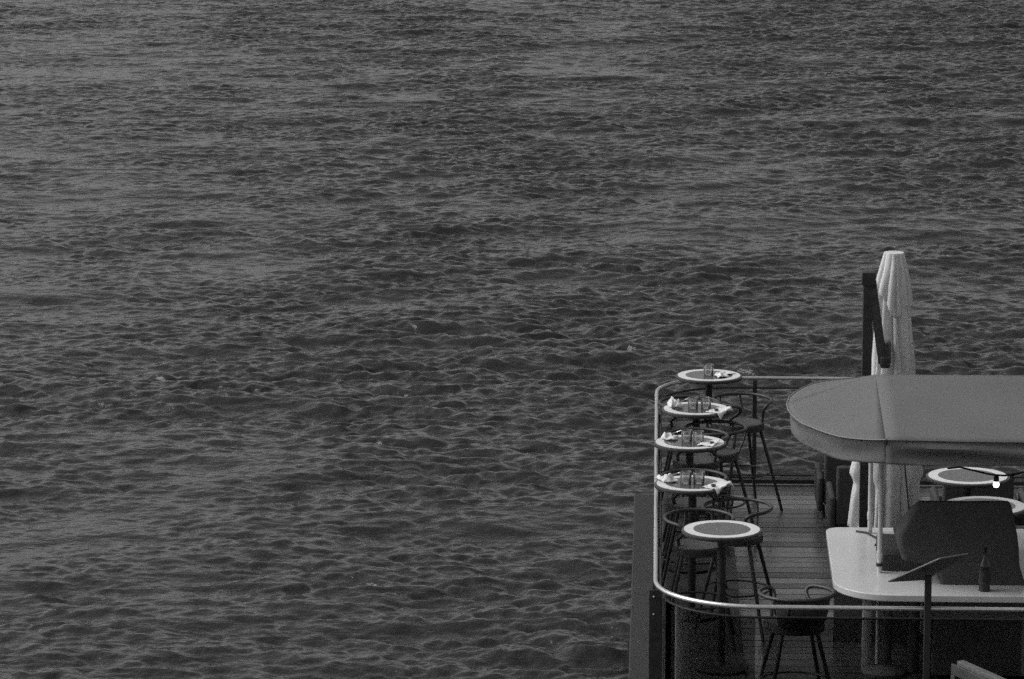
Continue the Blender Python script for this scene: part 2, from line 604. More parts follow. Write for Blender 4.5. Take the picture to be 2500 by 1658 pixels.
TPOS = [(0.497, 33.654), (0.364, 32.089), (0.295, 30.651), (0.305, 29.046), (0.515, 27.453)]
TLAB = ['round high bar table in the far corner of the rail holding one tumbler',
        'second round bar table from the far corner, its napkin hanging over the rim',
        'middle round bar table of the five along the rail, touching the steel tube',
        'round bar table between the middle one and the bare one, with two tumblers',
        'bare round high bar table nearest the front rail with nothing on it']
t0 = make_table('bar_table', TLAB[0], 'table', 0.31, 1.1, GT)
t0.location = (*TPOS[0], 0.013)
TT = [t0]
for k in range(1, 5):
    TT.append(dup(t0, (*TPOS[k], 0.013), random.uniform(0, 6), TLAB[k], GT))
TOPZ = 1.1 + 0.013 + 0.0025
for t in TT:
    t.location.z = 0.0132 if True else 0
# low tables on the right
GL = 'low round tables under the parasol'
l0 = make_table('low_table', 'round low table with white rim behind the hanging bulb', 'table', 0.362, 0.74, GL)
l0.location = (2.69, 31.1, 0.002)
dup(l0, (2.735, 29.96, 0.002), 1.0, 'round low table partly hidden behind the bulky black cover', GL)

# ------------------------------------------------------------------ bar stools
def make_stool(label):
    t = thing('bar_stool', label, 'bar stool', (0, 0, 0), 0, 'bentwood bar stools at the high tables')
    # local +Y = the way the sitter faces; hoop opens to +Y
    MB().lathe([(0.10, 0.765), (0.18, 0.77), (0.197, 0.783), (0.195, 0.80), (0.17, 0.808), (0.08, 0.806)], 36).build('seat', 'seat_pad', t)
    MB().ring(0.188, 0.206, 0.735, 0.79, 36).build('seat_ring', 'dark_rattan', t)
    pts = []
    for i in range(29):
        a = R(42 - i * (264 / 28.0))
        pts.append((0.27 * math.cos(a), 0.27 * math.sin(a), 1.0 + 0.012 * math.sin(i / 28 * math.pi)))
    a = R(42)
    e = Vector(pts[0])
    tx = Vector((-math.sin(a), math.cos(a), 0))
    left = bez(e, e + tx * 0.10, e + tx * 0.10 + Vector((0.03 - 0.09, 0.0, -0.04)), (0.165, 0.10, 0.86), 8) + bez((0.165, 0.10, 0.86), (0.155, 0.09, 0.80), (0.16, 0.09, 0.79), (0.175, 0.09, 0.765), 4)[1:]
    right = [Vector((-p.x, p.y, p.z)) for p in left]
    full = list(reversed(left[1:])) + [Vector(p) for p in pts] + right[1:]
    MB().tube(full, 0.0145, 10).build('arm_hoop', 'dark_rattan', t)
    for s in (-1, 1):
        MB().tube(bez((s * 0.10, -0.245, 1.01), (s * 0.11, -0.25, 0.93), (s * 0.115, -0.2, 0.86), (s * 0.12, -0.155, 0.77), 8), 0.010, 8).build('back_support', 'dark_rattan', t)
    for sx in (-1, 1):
        for sy in (-1, 1):
            MB().tube([(sx * 0.12, sy * 0.12, 0.775), (sx * 0.20, sy * 0.20, 0.40), (sx * 0.285, sy * 0.27, 0.0)], [0.016, 0.0155, 0.0135], 10).build('leg', 'dark_rattan', t)
    rr = 0.262
    MB().tube([(rr * math.cos(2 * math.pi * i / 40), rr * math.sin(2 * math.pi * i / 40), 0.34) for i in range(40)], 0.009, 8, closed=True).build('foot_ring', 'dark_rattan', t)
    return t
STOOLS = [
    (0.79, 33.02, 205, 'bar stool with its hoop open toward the second table, nearest the far rail post'),
    (0.31, 32.80, 180, 'bar stool between the far corner table and the second table'),
    (0.36, 31.35, 180, 'bar stool pushed in between the second and the middle table'),
    (0.53, 31.75, 120, 'bar stool beside the second table whose hoop curves out toward the deck'),
    (0.32, 29.68, 180, 'bar stool pushed in behind the table that is next to the bare one'),
    (0.35, 28.22, 180, 'bar stool against the rail between the bare table and its neighbour'),
    (0.66, 28.66, 165, 'bar stool with splayed legs standing on the deck behind the bare table'),
    (1.03, 25.93, 10, 'bar stool with its back to the front rail, seen through the glass'),
]
st0 = None
for x, y, rz, lab in STOOLS:
    if st0 is None:
        st0 = make_stool(lab)
        st0.location = (x, y, 0.002)
        st0.rotation_euler = (0, 0, R(rz))
    else:
        z = 0.0135 if x < 0.4 else 0.002
        st = dup(st0, (x, y, z), R(rz), lab)
        if y < 26:                                # the one by the front rail has a black seat
            for ch in st.children:
                if ch.name.startswith('seat') and not ch.name.startswith('seat_ring'):
                    ch.material_slots[0].link = 'OBJECT'
                    ch.material_slots[0].material = M['black_fabric']
            mb = MB()
            vs = []
            NA, NZ = 20, 6
            for layer in (0.262, 0.236):
                for i in range(NA + 1):
                    a = R(222 + i * 104 / NA)
                    for k in range(NZ + 1):
                        z = 0.79 + 0.21 * k / NZ
                        rr = layer - 0.05 * (1 - k / NZ) ** 2 + 0.004 * mnoise.noise(Vector((i * 0.4, k * 0.6, layer * 40)))
                        vs.append((rr * math.cos(a), rr * math.sin(a), z))
            fs = []
            Q = (NA + 1) * (NZ + 1)
            for i in range(NA):
                for k in range(NZ):
                    a = i * (NZ + 1) + k
                    fs.append((a, a + 1, a + NZ + 2, a + NZ + 1))
                    fs.append((Q + a, Q + a + NZ + 1, Q + a + NZ + 2, Q + a + 1))
                for k in (0, NZ):
                    a = i * (NZ + 1) + k
                    fs.append((a, a + NZ + 1, Q + a + NZ + 1, Q + a))
            for i in (0, NA):
                for k in range(NZ):
                    a = i * (NZ + 1) + k
                    fs.append((a, a + 1, Q + a + 1, Q + a))
            mb.add(vs, fs)
            mb.build('back_pad', 'black_fabric', st)

# ------------------------------------------------------------------ tumblers, napkins and forks
def make_tumbler(label):
    r, h = 0.049, 0.096
    o = MB().lathe([(r * 0.86, 0), (r * 0.90, 0.003), (r, h - 0.001), (r - 0.001, h), (r - 0.0022, h - 0.001), (r * 0.86 - 0.0022, 0.016), (0.004, 0.013)], 40).build('tumbler', 'tumbler')
    return tag(o, label, 'tumbler', 'clear tumblers on the bar tables')
tum0 = None
def tumbler(t, dx, dy, label):
    global tum0
    p = (TPOS[t][0] + dx, TPOS[t][1] + dy, TOPZ - 0.0008)
    if tum0 is None:
        tum0 = make_tumbler(label)
        tum0.location = p
    else:
        o = dup(tum0, p, random.uniform(0, 6), label)
tumbler(0, -0.005, 0.02, 'only tumbler on the far corner table')
tumbler(1, -0.03, 0.01, 'left tumbler of the pair on the second table from the far corner')
tumbler(1, 0.085, 0.01, 'right tumbler of the pair on the second table from the far corner')
tumbler(2, -0.025, 0.03, 'left tumbler of the pair on the middle table')
tumbler(2, 0.073, -0.01, 'right tumbler of the pair on the middle table')
tumbler(3, -0.055, -0.005, 'left tumbler on the table next to the bare one')
tumbler(3, 0.05, -0.005, 'right tumbler on the table next to the bare one')

def napkin(t, dx, dy, w, d, hgt, rz, seed, label, flat=False, name='napkin'):
    n = 18
    c, s = math.cos(R(rz)), math.sin(R(rz))
    vs, fs = [], []
    for j in range(n + 1):
        for i in range(n + 1):
            u, v = i / n - 0.5, j / n - 0.5
            x, y = u * w, v * d
            q = Vector((u * 3 + seed * 7.1, v * 3, seed))
            nz = mnoise.noise(q) + 0.5 * mnoise.noise(q * 2.3)
            edge = max(abs(u), abs(v)) * 2
            if flat:
                z = 0.006 + 0.012 * abs(nz) + (0.02 * max(0, u + v) if seed % 2 else 0)
            else:
                dome = (1 - edge ** 2.2)
                z = hgt * (0.18 + 0.62 * dome + 0.55 * nz * (0.35 + dome))
                x += 0.014 * mnoise.noise(q + Vector((9, 0, 0)))
                y += 0.014 * mnoise.noise(q + Vector((0, 9, 0)))
            X, Y = dx + c * x - s * y, dy + s * x + c * y
            over = math.hypot(X, Y) - 0.312
            z = max(z, 0.002)
            if over > 0:                      # a corner hanging over the table edge droops
                z = max(z - over * 1.6 - 9 * over * over, -0.06) - 0.002
            vs.append((X, Y, z))
    for j in range(n):
        for i in range(n):
            a = j * (n + 1) + i
            fs.append((a, a + 1, a + n + 2, a + n + 1))
    o = MB().add(vs, fs).build(name, 'paper', loc=(TPOS[t][0], TPOS[t][1], TOPZ))
    o.modifiers.new('thick', 'SOLIDIFY').thickness = 0.0018
    o.modifiers['thick'].offset = 1
    return tag(o, label, 'napkin', 'white napkins on the bar tables')
def fork(t, pts, label):
    p = [(TPOS[t][0] + a, TPOS[t][1] + b, TOPZ + c) for a, b, c in pts]
    L = len(p)
    mb = MB().tube(p, [0.004] + [0.0028] * (L - 2) + [0.0035], 6)
    d = (Vector(p[-1]) - Vector(p[-2])).normalized()
    sv = d.cross(Vector((0, 0, 1))).normalized()
    e = Vector(p[-1])
    for k in (-1.5, -0.5, 0.5, 1.5):
        mb.tube([e, e + sv * k * 0.006 + d * 0.012, e + sv * k * 0.006 + d * 0.045], 0.0016, 5)
    tag(mb.build('fork', 'steel'), label, 'fork', 'forks beside the napkins')
napkin(0, 0.115, -0.07, 0.11, 0.13, 0.05, 20, 1, 'crumpled napkin beside the single tumbler on the far corner table')
napkin(0, 0.175, 0.06, 0.09, 0.12, 0.02, -50, 2, 'flat napkin on the right of the far corner table', True)
napkin(1, -0.185, 0.06, 0.12, 0.13, 0.075, 15, 3, 'tall crumpled napkin left of the tumblers on the second table')
napkin(1, 0.205, -0.13, 0.15, 0.24, 0.02, -30, 5, 'napkin hanging over the near rim of the second table from the far corner', True)
napkin(2, -0.175, 0.10, 0.13, 0.11, 0.06, -10, 6, 'crumpled napkin left of the tumblers on the middle table')
napkin(2, 0.16, -0.10, 0.14, 0.20, 0.03, -20, 7, 'spread napkin right of the tumblers on the middle table', True)
napkin(3, -0.205, 0.07, 0.14, 0.16, 0.06, 25, 8, 'crumpled napkin at the left of the table next to the bare one')
napkin(3, 0.205, -0.12, 0.15, 0.26, 0.03, -32, 9, 'napkin drooping over the rim of the table next to the bare one', True)
fork(1, [(-0.16, 0.00, 0.05), (-0.13, 0.02, 0.058), (-0.10, 0.03, 0.072)], 'fork stuck in the napkin on the second table')
fork(2, [(-0.17, 0.10, 0.05), (-0.14, 0.10, 0.052), (-0.115, 0.10, 0.062)], 'fork lying in the napkin on the middle table')
fork(3, [(-0.19, 0.07, 0.05), (-0.15, 0.08, 0.052), (-0.12, 0.085, 0.062)], 'fork lying in the napkin on the table next to the bare one')
for t, x, y, lab in ((1, 0.175, -0.16, 'small dark ashtray on the hanging napkin of the second table'), (2, 0.185, -0.13, 'small dark ashtray on the spread napkin of the middle table'),
                     (3, 0.165, -0.175, 'small dark ashtray on the drooping napkin of the table next to the bare one')):
    o = MB().lathe([(0.016, 0.0), (0.020, 0.016), (0.018, 0.017), (0.014, 0.006)], 18).build('ashtray', 'dark_rim', loc=(TPOS[t][0] + x, TPOS[t][1] + y, TOPZ + 0.012))
    tag(o, lab, 'ashtray', 'small dishes on the napkins')

# ------------------------------------------------------------------ white counter
cnt = thing('counter', 'white glossy round-cornered counter top behind the front rail', 'counter', (0, 0, 0))
XC = 5.2
out = [(XC, 29.10), (1.50, 29.10)] + arc(1.50, 28.98, 0.12, 95, 175, 5)[0:] + [(1.362, 27.5)] + arc(1.80, 27.34, 0.44, 180, 268, 12) + [(XC, 26.90)]
MB().prism(out, 0.695, 0.75).build('countertop', 'white_top', cnt, bevel=0.008, seg=3)
inn = [(XC, 28.9), (2.12, 28.9), (2.12, 27.25), (XC, 27.25)]
MB().prism(inn, 0.03, 0.692).build('cabinet', 'cabinet', cnt, bevel=0.01)
# fluted leg and plain leg
mb = MB()
fl = [((0.037 if k % 2 else 0.030) * math.cos(2 * math.pi * k / 36), (0.037 if k % 2 else 0.030) * math.sin(2 * math.pi * k / 36)) for k in range(36)]
mb.prism([(1.633 + a, 27.5 + b) for a, b in fl], 0.002, 0.694)
mb.build('fluted_leg', 'white_paint', cnt, smooth=False)
MB().lathe([(0.05, 0.002), (0.05, 0.694)], 24, (1.985, 27.5, 0)).build('leg', 'grey_tube', cnt)
MB().box(1.42, 2.1, 28.35, 28.40, 0.002, 0.694).build('back_panel', 'cabinet', cnt)

# ------------------------------------------------------------------ grey parasol on white poles
par = thing('parasol', 'open grey parasol with long valance on white poles over the counter', 'parasol', (0, 0, 0))
ZE, ZR, YC, XL, XP = 1.95, 2.20, 28.10, 1.70, 6.0
TIP = Vector((1.02, 28.13, 1.955))
RID = Vector((XL, YC, ZR))
FRC = Vector((1.71, 26.83, 1.95))
BKC = Vector([1.688, 29.269, 1.955])
edge_front = [TIP] + [Vector(p) for p in ((1.026, 28.007, 1.936), (1.048, 27.892, 1.92), (1.084, 27.757, 1.907), (1.127, 27.641, 1.899), (1.185, 27.528, 1.897),
              (1.242, 27.415, 1.896), (1.314, 27.283, 1.896), (1.385, 27.167, 1.899), (1.471, 27.062, 1.909), (1.558, 26.965, 1.922), (1.635, 26.89, 1.936))] + [FRC]
edge_back = [Vector(p) for p in [[1.688, 29.269, 1.955], [1.506, 29.054, 1.975], [1.37, 28.929, 1.985], [1.25, 28.789, 1.988], [1.164, 28.648, 1.982], [1.094, 28.496, 1.972], [1.043, 28.33, 1.962]]] + [TIP]
edge_fr = [Vector((FRC.x + (XP - FRC.x) * i / 40, FRC.y, ZE - 0.010 * math.sin(min(1, i / 18) * math.pi))) for i in range(41)]
edge_bk = [Vector((XP + (BKC.x - XP) * i / 40, BKC.y, BKC.z)) for i in range(41)]
mb = MB()
NR = 14
def panel(edge, top):
    vs, fs = [], []
    for i, p in enumerate(edge):
        q = top(p)
        for k in range(NR + 1):
            t = k / NR
            w = q.lerp(p, t)
            e = math.sin(math.pi * t) * (math.sin(math.pi * i / (len(edge) - 1)) if len(edge) < 20 else (min(1, i / 20) if edge is edge_fr else min(1, (40 - i) / 20)))
            w.z += -0.010 * e + 0.006 * e * mnoise.noise(Vector((w.x * 2.3, w.y * 2.3, 4)))
            vs.append(w)
    for i in range(len(edge) - 1):
        for k in range(NR):
            a = i * (NR + 1) + k
            fs.append((a, a + 1, a + NR + 2, a + NR + 1))
    mb.add(vs, fs)
panel(edge_bk, lambda p: RID.copy() if p.x < BKC.x + 0.01 else Vector((p.x, YC, ZR)))
panel(edge_back, lambda p: RID.copy())
panel(edge_front, lambda p: RID.copy())
panel(edge_fr, lambda p: RID.copy() if p.x < FRC.x + 0.01 else Vector((p.x, YC, ZR)))
canopy = mb.build('canopy', 'canopy', par)
for p in canopy.data.polygons:
    if p.normal.z < 0:
        p.flip()
sm = canopy.modifiers.new('thick', 'SOLIDIFY')
sm.thickness = 0.003
sm.offset = -1
# the valance hangs from the eave, a separate strip for each panel with a seam between
def resample(edge, step=0.04):
    out_ = []
    for a, b in zip(edge[:-1], edge[1:]):
        m = max(1, int((b - a).length / step))
        out_ += [a.lerp(b, i / m) for i in range(m)]
    return out_ + [edge[-1]]
NV = 10
mb = MB()
for s_i, edge in enumerate((edge_bk, edge_back, edge_front, edge_fr)):
    d = resample(edge)
    vs, fs = [], []
    for i, p in enumerate(d):
        tn = (d[min(i + 1, len(d) - 1)] - d[max(i - 1, 0)])
        tn.z = 0
        tn.normalize()
        out_ = Vector((tn.y, -tn.x, 0)) * (1 if s_i in (2, 3) else 1)
        if out_.dot(Vector((p.x - max(p.x, XL + 0.35), p.y - YC, 0))) < 0:
            out_ = -out_
        u = i / (len(d) - 1)
        L_ = u * len(d) * 0.04
        for k in range(NV + 1):
            t = k / NV
            billow = 0.030 * math.sin(math.pi * t) * mnoise.noise(Vector((L_ * 1.6, t * 1.2 + s_i * 5, 2.0)))
            if s_i == 3:      # one long slanting fold in the front strip
                billow += 0.022 * math.sin(2.2 * math.pi * (t - 0.55 * L_ / 1.4) + 0.4) * min(1, t * 4)
            inset = -0.012 - 0.05 * t * (1 - 0.6 * t) if s_i in (1, 2) else -0.014 + 0.022 * t
            fade = min(1, min(u, 1 - u) * 12)
            hgt = 0.178 + 0.006 * mnoise.noise(Vector((L_ * 3, 7, s_i)))
            vs.append(p + out_ * (inset + billow * fade) + Vector((0, 0, -0.004 - t * hgt)))
    for i in range(len(d) - 1):
        for k in range(NV):
            a = i * (NV + 1) + k
            fs.append((a, a + NV + 1, a + NV + 2, a + 1))
    mb.add(vs, fs)
val = mb.build('valance', 'canopy', par)
val.modifiers.new('thick', 'SOLIDIFY').thickness = 0.003
MB().tube([p + Vector((0, 0, 0.002)) for p in edge_back + edge_front[1:]], 0.006, 6).build('piping', 'piping', par)
MB().tube([FRC + Vector((0, 0.0, 0.006)), FRC + Vector((0.002, 0.012, -0.06)), FRC + Vector((0.004, 0.02, -0.185))], 0.0055, 6).build('seam', 'dark_rim', val)
for px, py, zb in ((1.727, 27.589, 0.03), (1.727, 28.90, 0.752)):
    MB().tube([(px, py, zb), (px, py, 1.98 if py > 28.5 else 2.07)], 0.019, 14).build('pole', 'white_paint', par)
    MB().lathe([(0.022, 0.83), (0.0235, 0.835), (0.0235, 0.89), (0.022, 0.895)], 16, (px, py, 0.03)).build('pole_collar', 'white_paint', par)
sl_ = MB().lathe([(0.052, 0.03), (0.052, 0.62), (0.03, 0.64)], 24, (1.775, 27.5, 0)).build('pole_sleeve', 'grey_tube', par)
MB().lathe([(0.165, 0.003), (0.168, 0.03), (0.155, 0.04), (0.06, 0.06)], 40, (1.762, 27.40, 0)).build('base', 'grey_tube', par)
MB().tube([(XL, YC, ZR - 0.03), (XP, YC, ZR - 0.03)], 0.018, 8).build('ridge_tube', 'white_paint', par)
for q in (FRC, TIP, BKC, (3.4, FRC.y, ZE), (3.4, BKC.y, ZE)):
    a = Vector((max(q[0], XL), YC, ZR - 0.035))
    b = Vector(q) + (a - Vector(q)).normalized() * 0.05 + Vector((0, 0, -0.03))
    MB().tube([a, a.lerp(b, 0.5) + Vector((0, 0, -0.02)), b], 0.009, 8).build('rib', 'white_paint', par)
# black cord tied round the poles
cord = MB().tube([(1.62, 28.93, 0.757), (1.70, 28.87, 0.760), (1.76, 28.72, 0.757), (1.79, 28.62, 0.757), (1.745, 28.45, 0.757)], 0.009, 8).build('cord', 'wire')
tag(cord, 'short black cord lying on the white counter by the rear pole', 'cord')
strap = MB().ring(0.0205, 0.026, -0.012, 0.012, 18).build('strap', 'wire', loc=(1.727, 27.589, 0.815))
tag(strap, 'black strap tied around the front white pole above the counter', 'strap')

# ------------------------------------------------------------------ folded white cantilever parasol on a black mast
can = thing('cantilever_parasol', 'tall folded white parasol hanging from a black cantilever mast', 'parasol', (1.99, 30.2, 0))
mx, my = 1.735 - 1.99, 29.9 - 30.2
MB().box(mx - 0.04, mx + 0.04, my - 0.035, my + 0.035, 0.05, 2.68).build('mast', 'black_metal', can, bevel=0.006)
MB().box(mx - 0.052, mx + 0.062, my - 0.042, my + 0.042, 2.60, 2.71).build('mast_cap', 'black_metal', can, bevel=0.008)
p0, p1 = Vector((mx + 0.03, my - 0.002, 2.64)), Vector((1.868 - 1.99, my - 0.02, 1.95))
dv = (p1 - p0)
mt = Matrix.Translation(p0) @ dv.to_track_quat('Z', 'Y').to_matrix().to_4x4()
MB().box(-0.03, 0.03, -0.034, 0.034, 0, dv.length, mt).build('arm', 'black_metal', can, bevel=0.005)
MB().box(1.845 - 1.99, 1.925 - 1.99, my - 0.06, my + 0.03, 1.915, 2.01).build('arm_joint', 'black_metal', can, bevel=0.012)
MB().box(1.862 - 1.99, 1.94 - 1.99, my + 0.04, my + 0.16, 1.93, 2.12).build('grey_block', 'grey_tube', can, bevel=0.02)  # plain grey block behind the arm joint
MB().box(-0.45, 0.35, -0.6, 0.25, 0.003, 0.06).build('base', 'black_metal', can, bevel=0.01)
def interp(tab, z):
    for (z0, a), (z1, b) in zip(tab[:-1], tab[1:]):
        if z0 <= z <= z1:
            t = (z - z0) / (z1 - z0)
            return [p + (q - p) * t for p, q in zip(a, b)]
    return tab[-1][1] if z > tab[-1][0] else tab[0][1]
# z: (centre x, half width x, half depth y, fold depth)
body = [(0.46, (-0.06, 0.325, 0.20, 0.20)), (0.75, (-0.06, 0.285, 0.19, 0.17)), (0.87, (-0.055, 0.265, 0.18, 0.16)), (0.95, (-0.06, 0.30, 0.18, 0.16)),
        (1.08, (-0.06, 0.265, 0.17, 0.16)), (1.5, (-0.03, 0.215, 0.16, 0.16)), (1.85, (-0.015, 0.175, 0.14, 0.15)), (2.3, (-0.03, 0.145, 0.13, 0.14)),
        (2.55, (-0.035, 0.135, 0.12, 0.12)), (2.75, (-0.03, 0.08, 0.08, 0.06))]
flap = [(2.28, (-0.035, 0.185, 0.16, 0.14)), (2.45, (-0.035, 0.165, 0.15, 0.13)), (2.55, (-0.033, 0.152, 0.14, 0.12)), (2.70, (-0.029, 0.115, 0.115, 0.10)),
        (2.80, (-0.028, 0.088, 0.09, 0.06)), (2.825, (-0.028, 0.080, 0.085, 0.03))]
def drape(name, tab, zt, hem, folds, seed, rows_=54, n=200, cap=False):
    vs, fs = [], []
    for j in range(rows_ + 1):
        for i in range(n):
            a = 2 * math.pi * i / n
            zb = hem(a)
            z = zb + (zt - zb) * j / rows_
            cx, hx, hy, fd = interp(tab, z)
            w = mnoise.noise(Vector((math.cos(a) * 1.7, math.sin(a) * 1.7, z * 0.7 + seed)))
            w2 = mnoise.noise(Vector((math.cos(a) * 3.1 + seed, math.sin(a) * 3.1, z * 1.6)))
            ph = folds * a + 4.4 * w + 1.2 * w2 + 0.6 * math.sin(z * 1.9 + seed)
            f = (abs(math.sin(ph / 2)) ** 0.55) * 2 - 1
            r_ = 1.03 - fd * 2.3 * (0.5 - 0.5 * f) * (0.55 + 0.9 * abs(w)) + 0.10 * w * fd * 4 + 0.07 * w2 * min(1, fd * 8) + 0.012 * mnoise.noise(Vector((a * 6, z * 9, seed)))
            vs.append((cx + hx * r_ * math.cos(a), hy * r_ * math.sin(a), z))
    for j in range(rows_):
        for i in range(n):
            k = (i + 1) % n
            fs.append((j * n + i, j * n + k, (j + 1) * n + k, (j + 1) * n + i))
    if cap:
        fs.append(tuple(rows_ * n + i for i in range(n)))
    o = MB().add(vs, fs).build(name, 'white_cloth', can)
    s = o.modifiers.new('thick', 'SOLIDIFY')
    s.thickness = 0.004
    return o
drape('canopy', body, 2.74, lambda a: 0.47 + 0.03 * math.sin(3 * a), 12, 1.0, 80)
drape('vent_flap', flap, 2.825, lambda a: 2.47 + 0.05 * math.sin(a * 2 + 2.0) - 0.13 * max(0, math.cos(a + 0.3)) ** 3 - 0.14 * max(0, math.cos(a + 1.45)) ** 10 + 0.05 * max(0, math.cos(a + 2.4)) ** 2, 10, 5.0, 30, cap=True)
wire = MB().tube(bez((2.055, 29.93, 1.35), (2.06, 29.93, 1.05), (2.085, 29.93, 0.95), (2.125, 29.92, 0.55), 10), 0.007, 6).build('cable', 'wire')
tag(wire, 'thin black cable hanging down in front of the folded white parasol', 'cable')

# ------------------------------------------------------------------ bulky black cover and its low box on the counter
cov = thing('covered_equipment', 'bulky black fabric cover over equipment standing on the white counter', 'covered equipment', (2.35, 27.7, 0.75))
def soft_box(rings, name, parent, seed, amp=0.012, nsub=9):
    """a cloth-covered bulk: rings of rounded rectangles (x0, x1, y0, y1, z, corner radius) with sag and wrinkles"""
    prof = []
    for r_ in rings:
        x0, x1, y0, y1, z, c = r_
        pts = []
        for cx, cy, a0 in ((x1 - c, y1 - c, 0), (x0 + c, y1 - c, 90), (x0 + c, y0 + c, 180), (x1 - c, y0 + c, 270)):
            pts += [(cx + c * math.cos(R(a0 + 90 * i / 5)), cy + c * math.sin(R(a0 + 90 * i / 5)), z) for i in range(6)]
        full = []
        for i in range(len(pts)):
            p, q = Vector(pts[i]), Vector(pts[(i + 1) % len(pts)])
            m = 8 if i % 6 == 5 else 1
            full += [p.lerp(q, k / m) for k in range(m)]
        prof.append(full)
    rows = []
    for a, b in zip(prof[:-1], prof[1:]):
        rows += [[p.lerp(q, k / nsub) for p, q in zip(a, b)] for k in range(nsub)]
    rows.append(prof[-1])
    n = len(rows[0])
    cen = sum((p for p in rows[-1]), Vector()) / n
    for k in (0.7, 0.4, 0.1):
        rows.append([cen.lerp(p, k) + Vector((0, 0, 0.008 * (1 - k))) for p in prof[-1]])
    vs = []
    for j, r_ in enumerate(rows):
        for p in r_:
            w = mnoise.noise_vector(Vector((p.x * 5, p.y * 5, p.z * 3 + seed))) * amp * min(1, j / 2)
            vs.append(p + w)
    fs = [tuple(range(n - 1, -1, -1)), tuple((len(rows) - 1) * n + k for k in range(n))]
    for i in range(len(rows) - 1):
        for k in range(n):
            l = (k + 1) % n
            fs.append((i * n + k, i * n + l, (i + 1) * n + l, (i + 1) * n + k))
    return MB().add(vs, fs).build(name, 'black_fabric', parent)
soft_box([(-0.185, 0.46, -0.475, 0.70, 0.004, 0.03), (-0.205, 0.43, -0.472, 0.70, 0.10, 0.04), (-0.26, 0.42, -0.468, 0.70, 0.135, 0.05), (-0.475, 0.415, -0.462, 0.55, 0.19, 0.05), (-0.505, 0.41, -0.458, 0.25, 0.27, 0.05),
          (-0.51, 0.395, -0.455, -0.06, 0.375, 0.05), (-0.445, 0.37, -0.45, -0.22, 0.50, 0.05), (-0.385, 0.345, -0.445, -0.33, 0.60, 0.04), (-0.36, 0.325, -0.435, -0.38, 0.632, 0.02)], 'cover', cov, 2.0, 0.009, 5)
soft_box([(-0.61, -0.17, -0.06, 0.6, 0.004, 0.02), (-0.61, -0.17, -0.06, 0.58, 0.13, 0.03), (-0.60, -0.17, -0.03, 0.5, 0.16, 0.03)], 'side_case', cov, 9.0, 0.004, 4)

# bottle
bo = thing('bottle', 'dark glass bottle on the white counter in front of the black cover', 'bottle', (2.482, 27.05, 0.751))
MB().lathe([(0.040, 0), (0.043, 0.004), (0.043, 0.185), (0.040, 0.205), (0.022, 0.245), (0.0155, 0.262), (0.0150, 0.315), (0.0175, 0.317), (0.0175, 0.330), (0.012, 0.332)], 32).build('glass_body', 'bottle', bo)
MB().ring(0.0434, 0.0442, 0.05, 0.165, 32).build('paper_label', 'label_paper', bo)
MB().ring(0.0434, 0.0444, 0.196, 0.199, 32).build('label_band', 'band', bo)

# ------------------------------------------------------------------ tilted menu plate on a post outside the rail
ms = thing('menu_stand', 'grey tilted plate on a dark post standing outside the front rail', 'menu stand', (1.935, 25.4, 0))
A = Vector((1.652 - 1.935, 0.17, 1.268))
e1, e2 = Vector((0.342, -0.238, 0.229)), Vector((0.29, 0.30, -0.057))
A.y = 0.0
A.z = 1.223
nn = e1.cross(e2).normalized() * 0.012
c8 = [A, A + e1, A + e1 * 1.164 + e2 * 0.523, A + e2]
MB().add(c8 + [p + nn for p in c8], [(0, 1, 2, 3), (4, 5, 6, 7), (0, 1, 5, 4), (1, 2, 6, 5), (2, 3, 7, 6), (3, 0, 4, 7)]).build('plate', 'grey_plate', ms, bevel=0.003)
MB().box(-0.024, 0.024, -0.02, 0.02, -0.03, 1.275).build('post', 'black_metal', ms, bevel=0.004)

# ------------------------------------------------------------------ board at the bottom right corner
sb = thing('sign_board', 'dark framed board with a pale top edge outside the glass, at the bottom right', 'sign board', (2.128, 24.95, -0.018), R(-62))
MB().box(0.0, 0.62, -0.02, 0.035, 0.76, 0.80).build('top_edge', 'grey_frame', sb, bevel=0.004)
MB().box(-0.03, 0.62, -0.05, -0.022, 0.70, 0.775).build('frame', 'dark_frame', sb, bevel=0.004)
MB().box(-0.03, 0.02, -0.05, -0.022, 0.02, 0.698).build('frame', 'dark_frame', sb, bevel=0.004)
MB().box(0.57, 0.62, -0.05, -0.022, 0.02, 0.698).build('frame', 'dark_frame', sb, bevel=0.004)
MB().box(0.0, 0.62, -0.02, 0.03, 0.0, 0.758).build('panel', 'slate', sb)
mb = MB()
rr_ = random.Random(3)
for row in range(4):
    x = 0.07
    while x < 0.5:
        w = rr_.uniform(0.012, 0.03)
        mb.box(x, x + w, -0.0235, -0.0205, 0.655 - row * 0.06, 0.655 - row * 0.06 + rr_.uniform(0.006, 0.02))
        x += w + rr_.uniform(0.012, 0.04)
mb.build('chalk_marks', 'chalk', sb)

# ------------------------------------------------------------------ hanging bulb
pb = thing('hanging_bulb', 'lit round white bulb hanging on a black cable under the parasol', 'light bulb', (2.604, 27.6, 1.447))
MB().lathe([(0.005, -0.024), (0.016, -0.020), (0.0235, -0.007), (0.0245, 0.003), (0.021, 0.016), (0.014, 0.026)], 24).build('bulb', 'bulb', pb)
MB().lathe([(0.019, 0.024), (0.022, 0.03), (0.020, 0.062), (0.010, 0.075)], 18).build('socket', 'wire', pb)
cp = [(-0.40, -0.40, 0.21), (-0.29, -0.1, 0.155), (-0.16, 0.0, 0.105), (-0.055, 0.0, 0.08), (0.0, 0.0, 0.074), (0.06, 0.0, 0.071), (0.12, 0.0, 0.075), (0.25, 0.0, 0.11), (0.6, 0, 0.24), (1.2, 0, 0.45)]
MB().tube(cp, 0.0075, 8).build('cable', 'wire', pb)

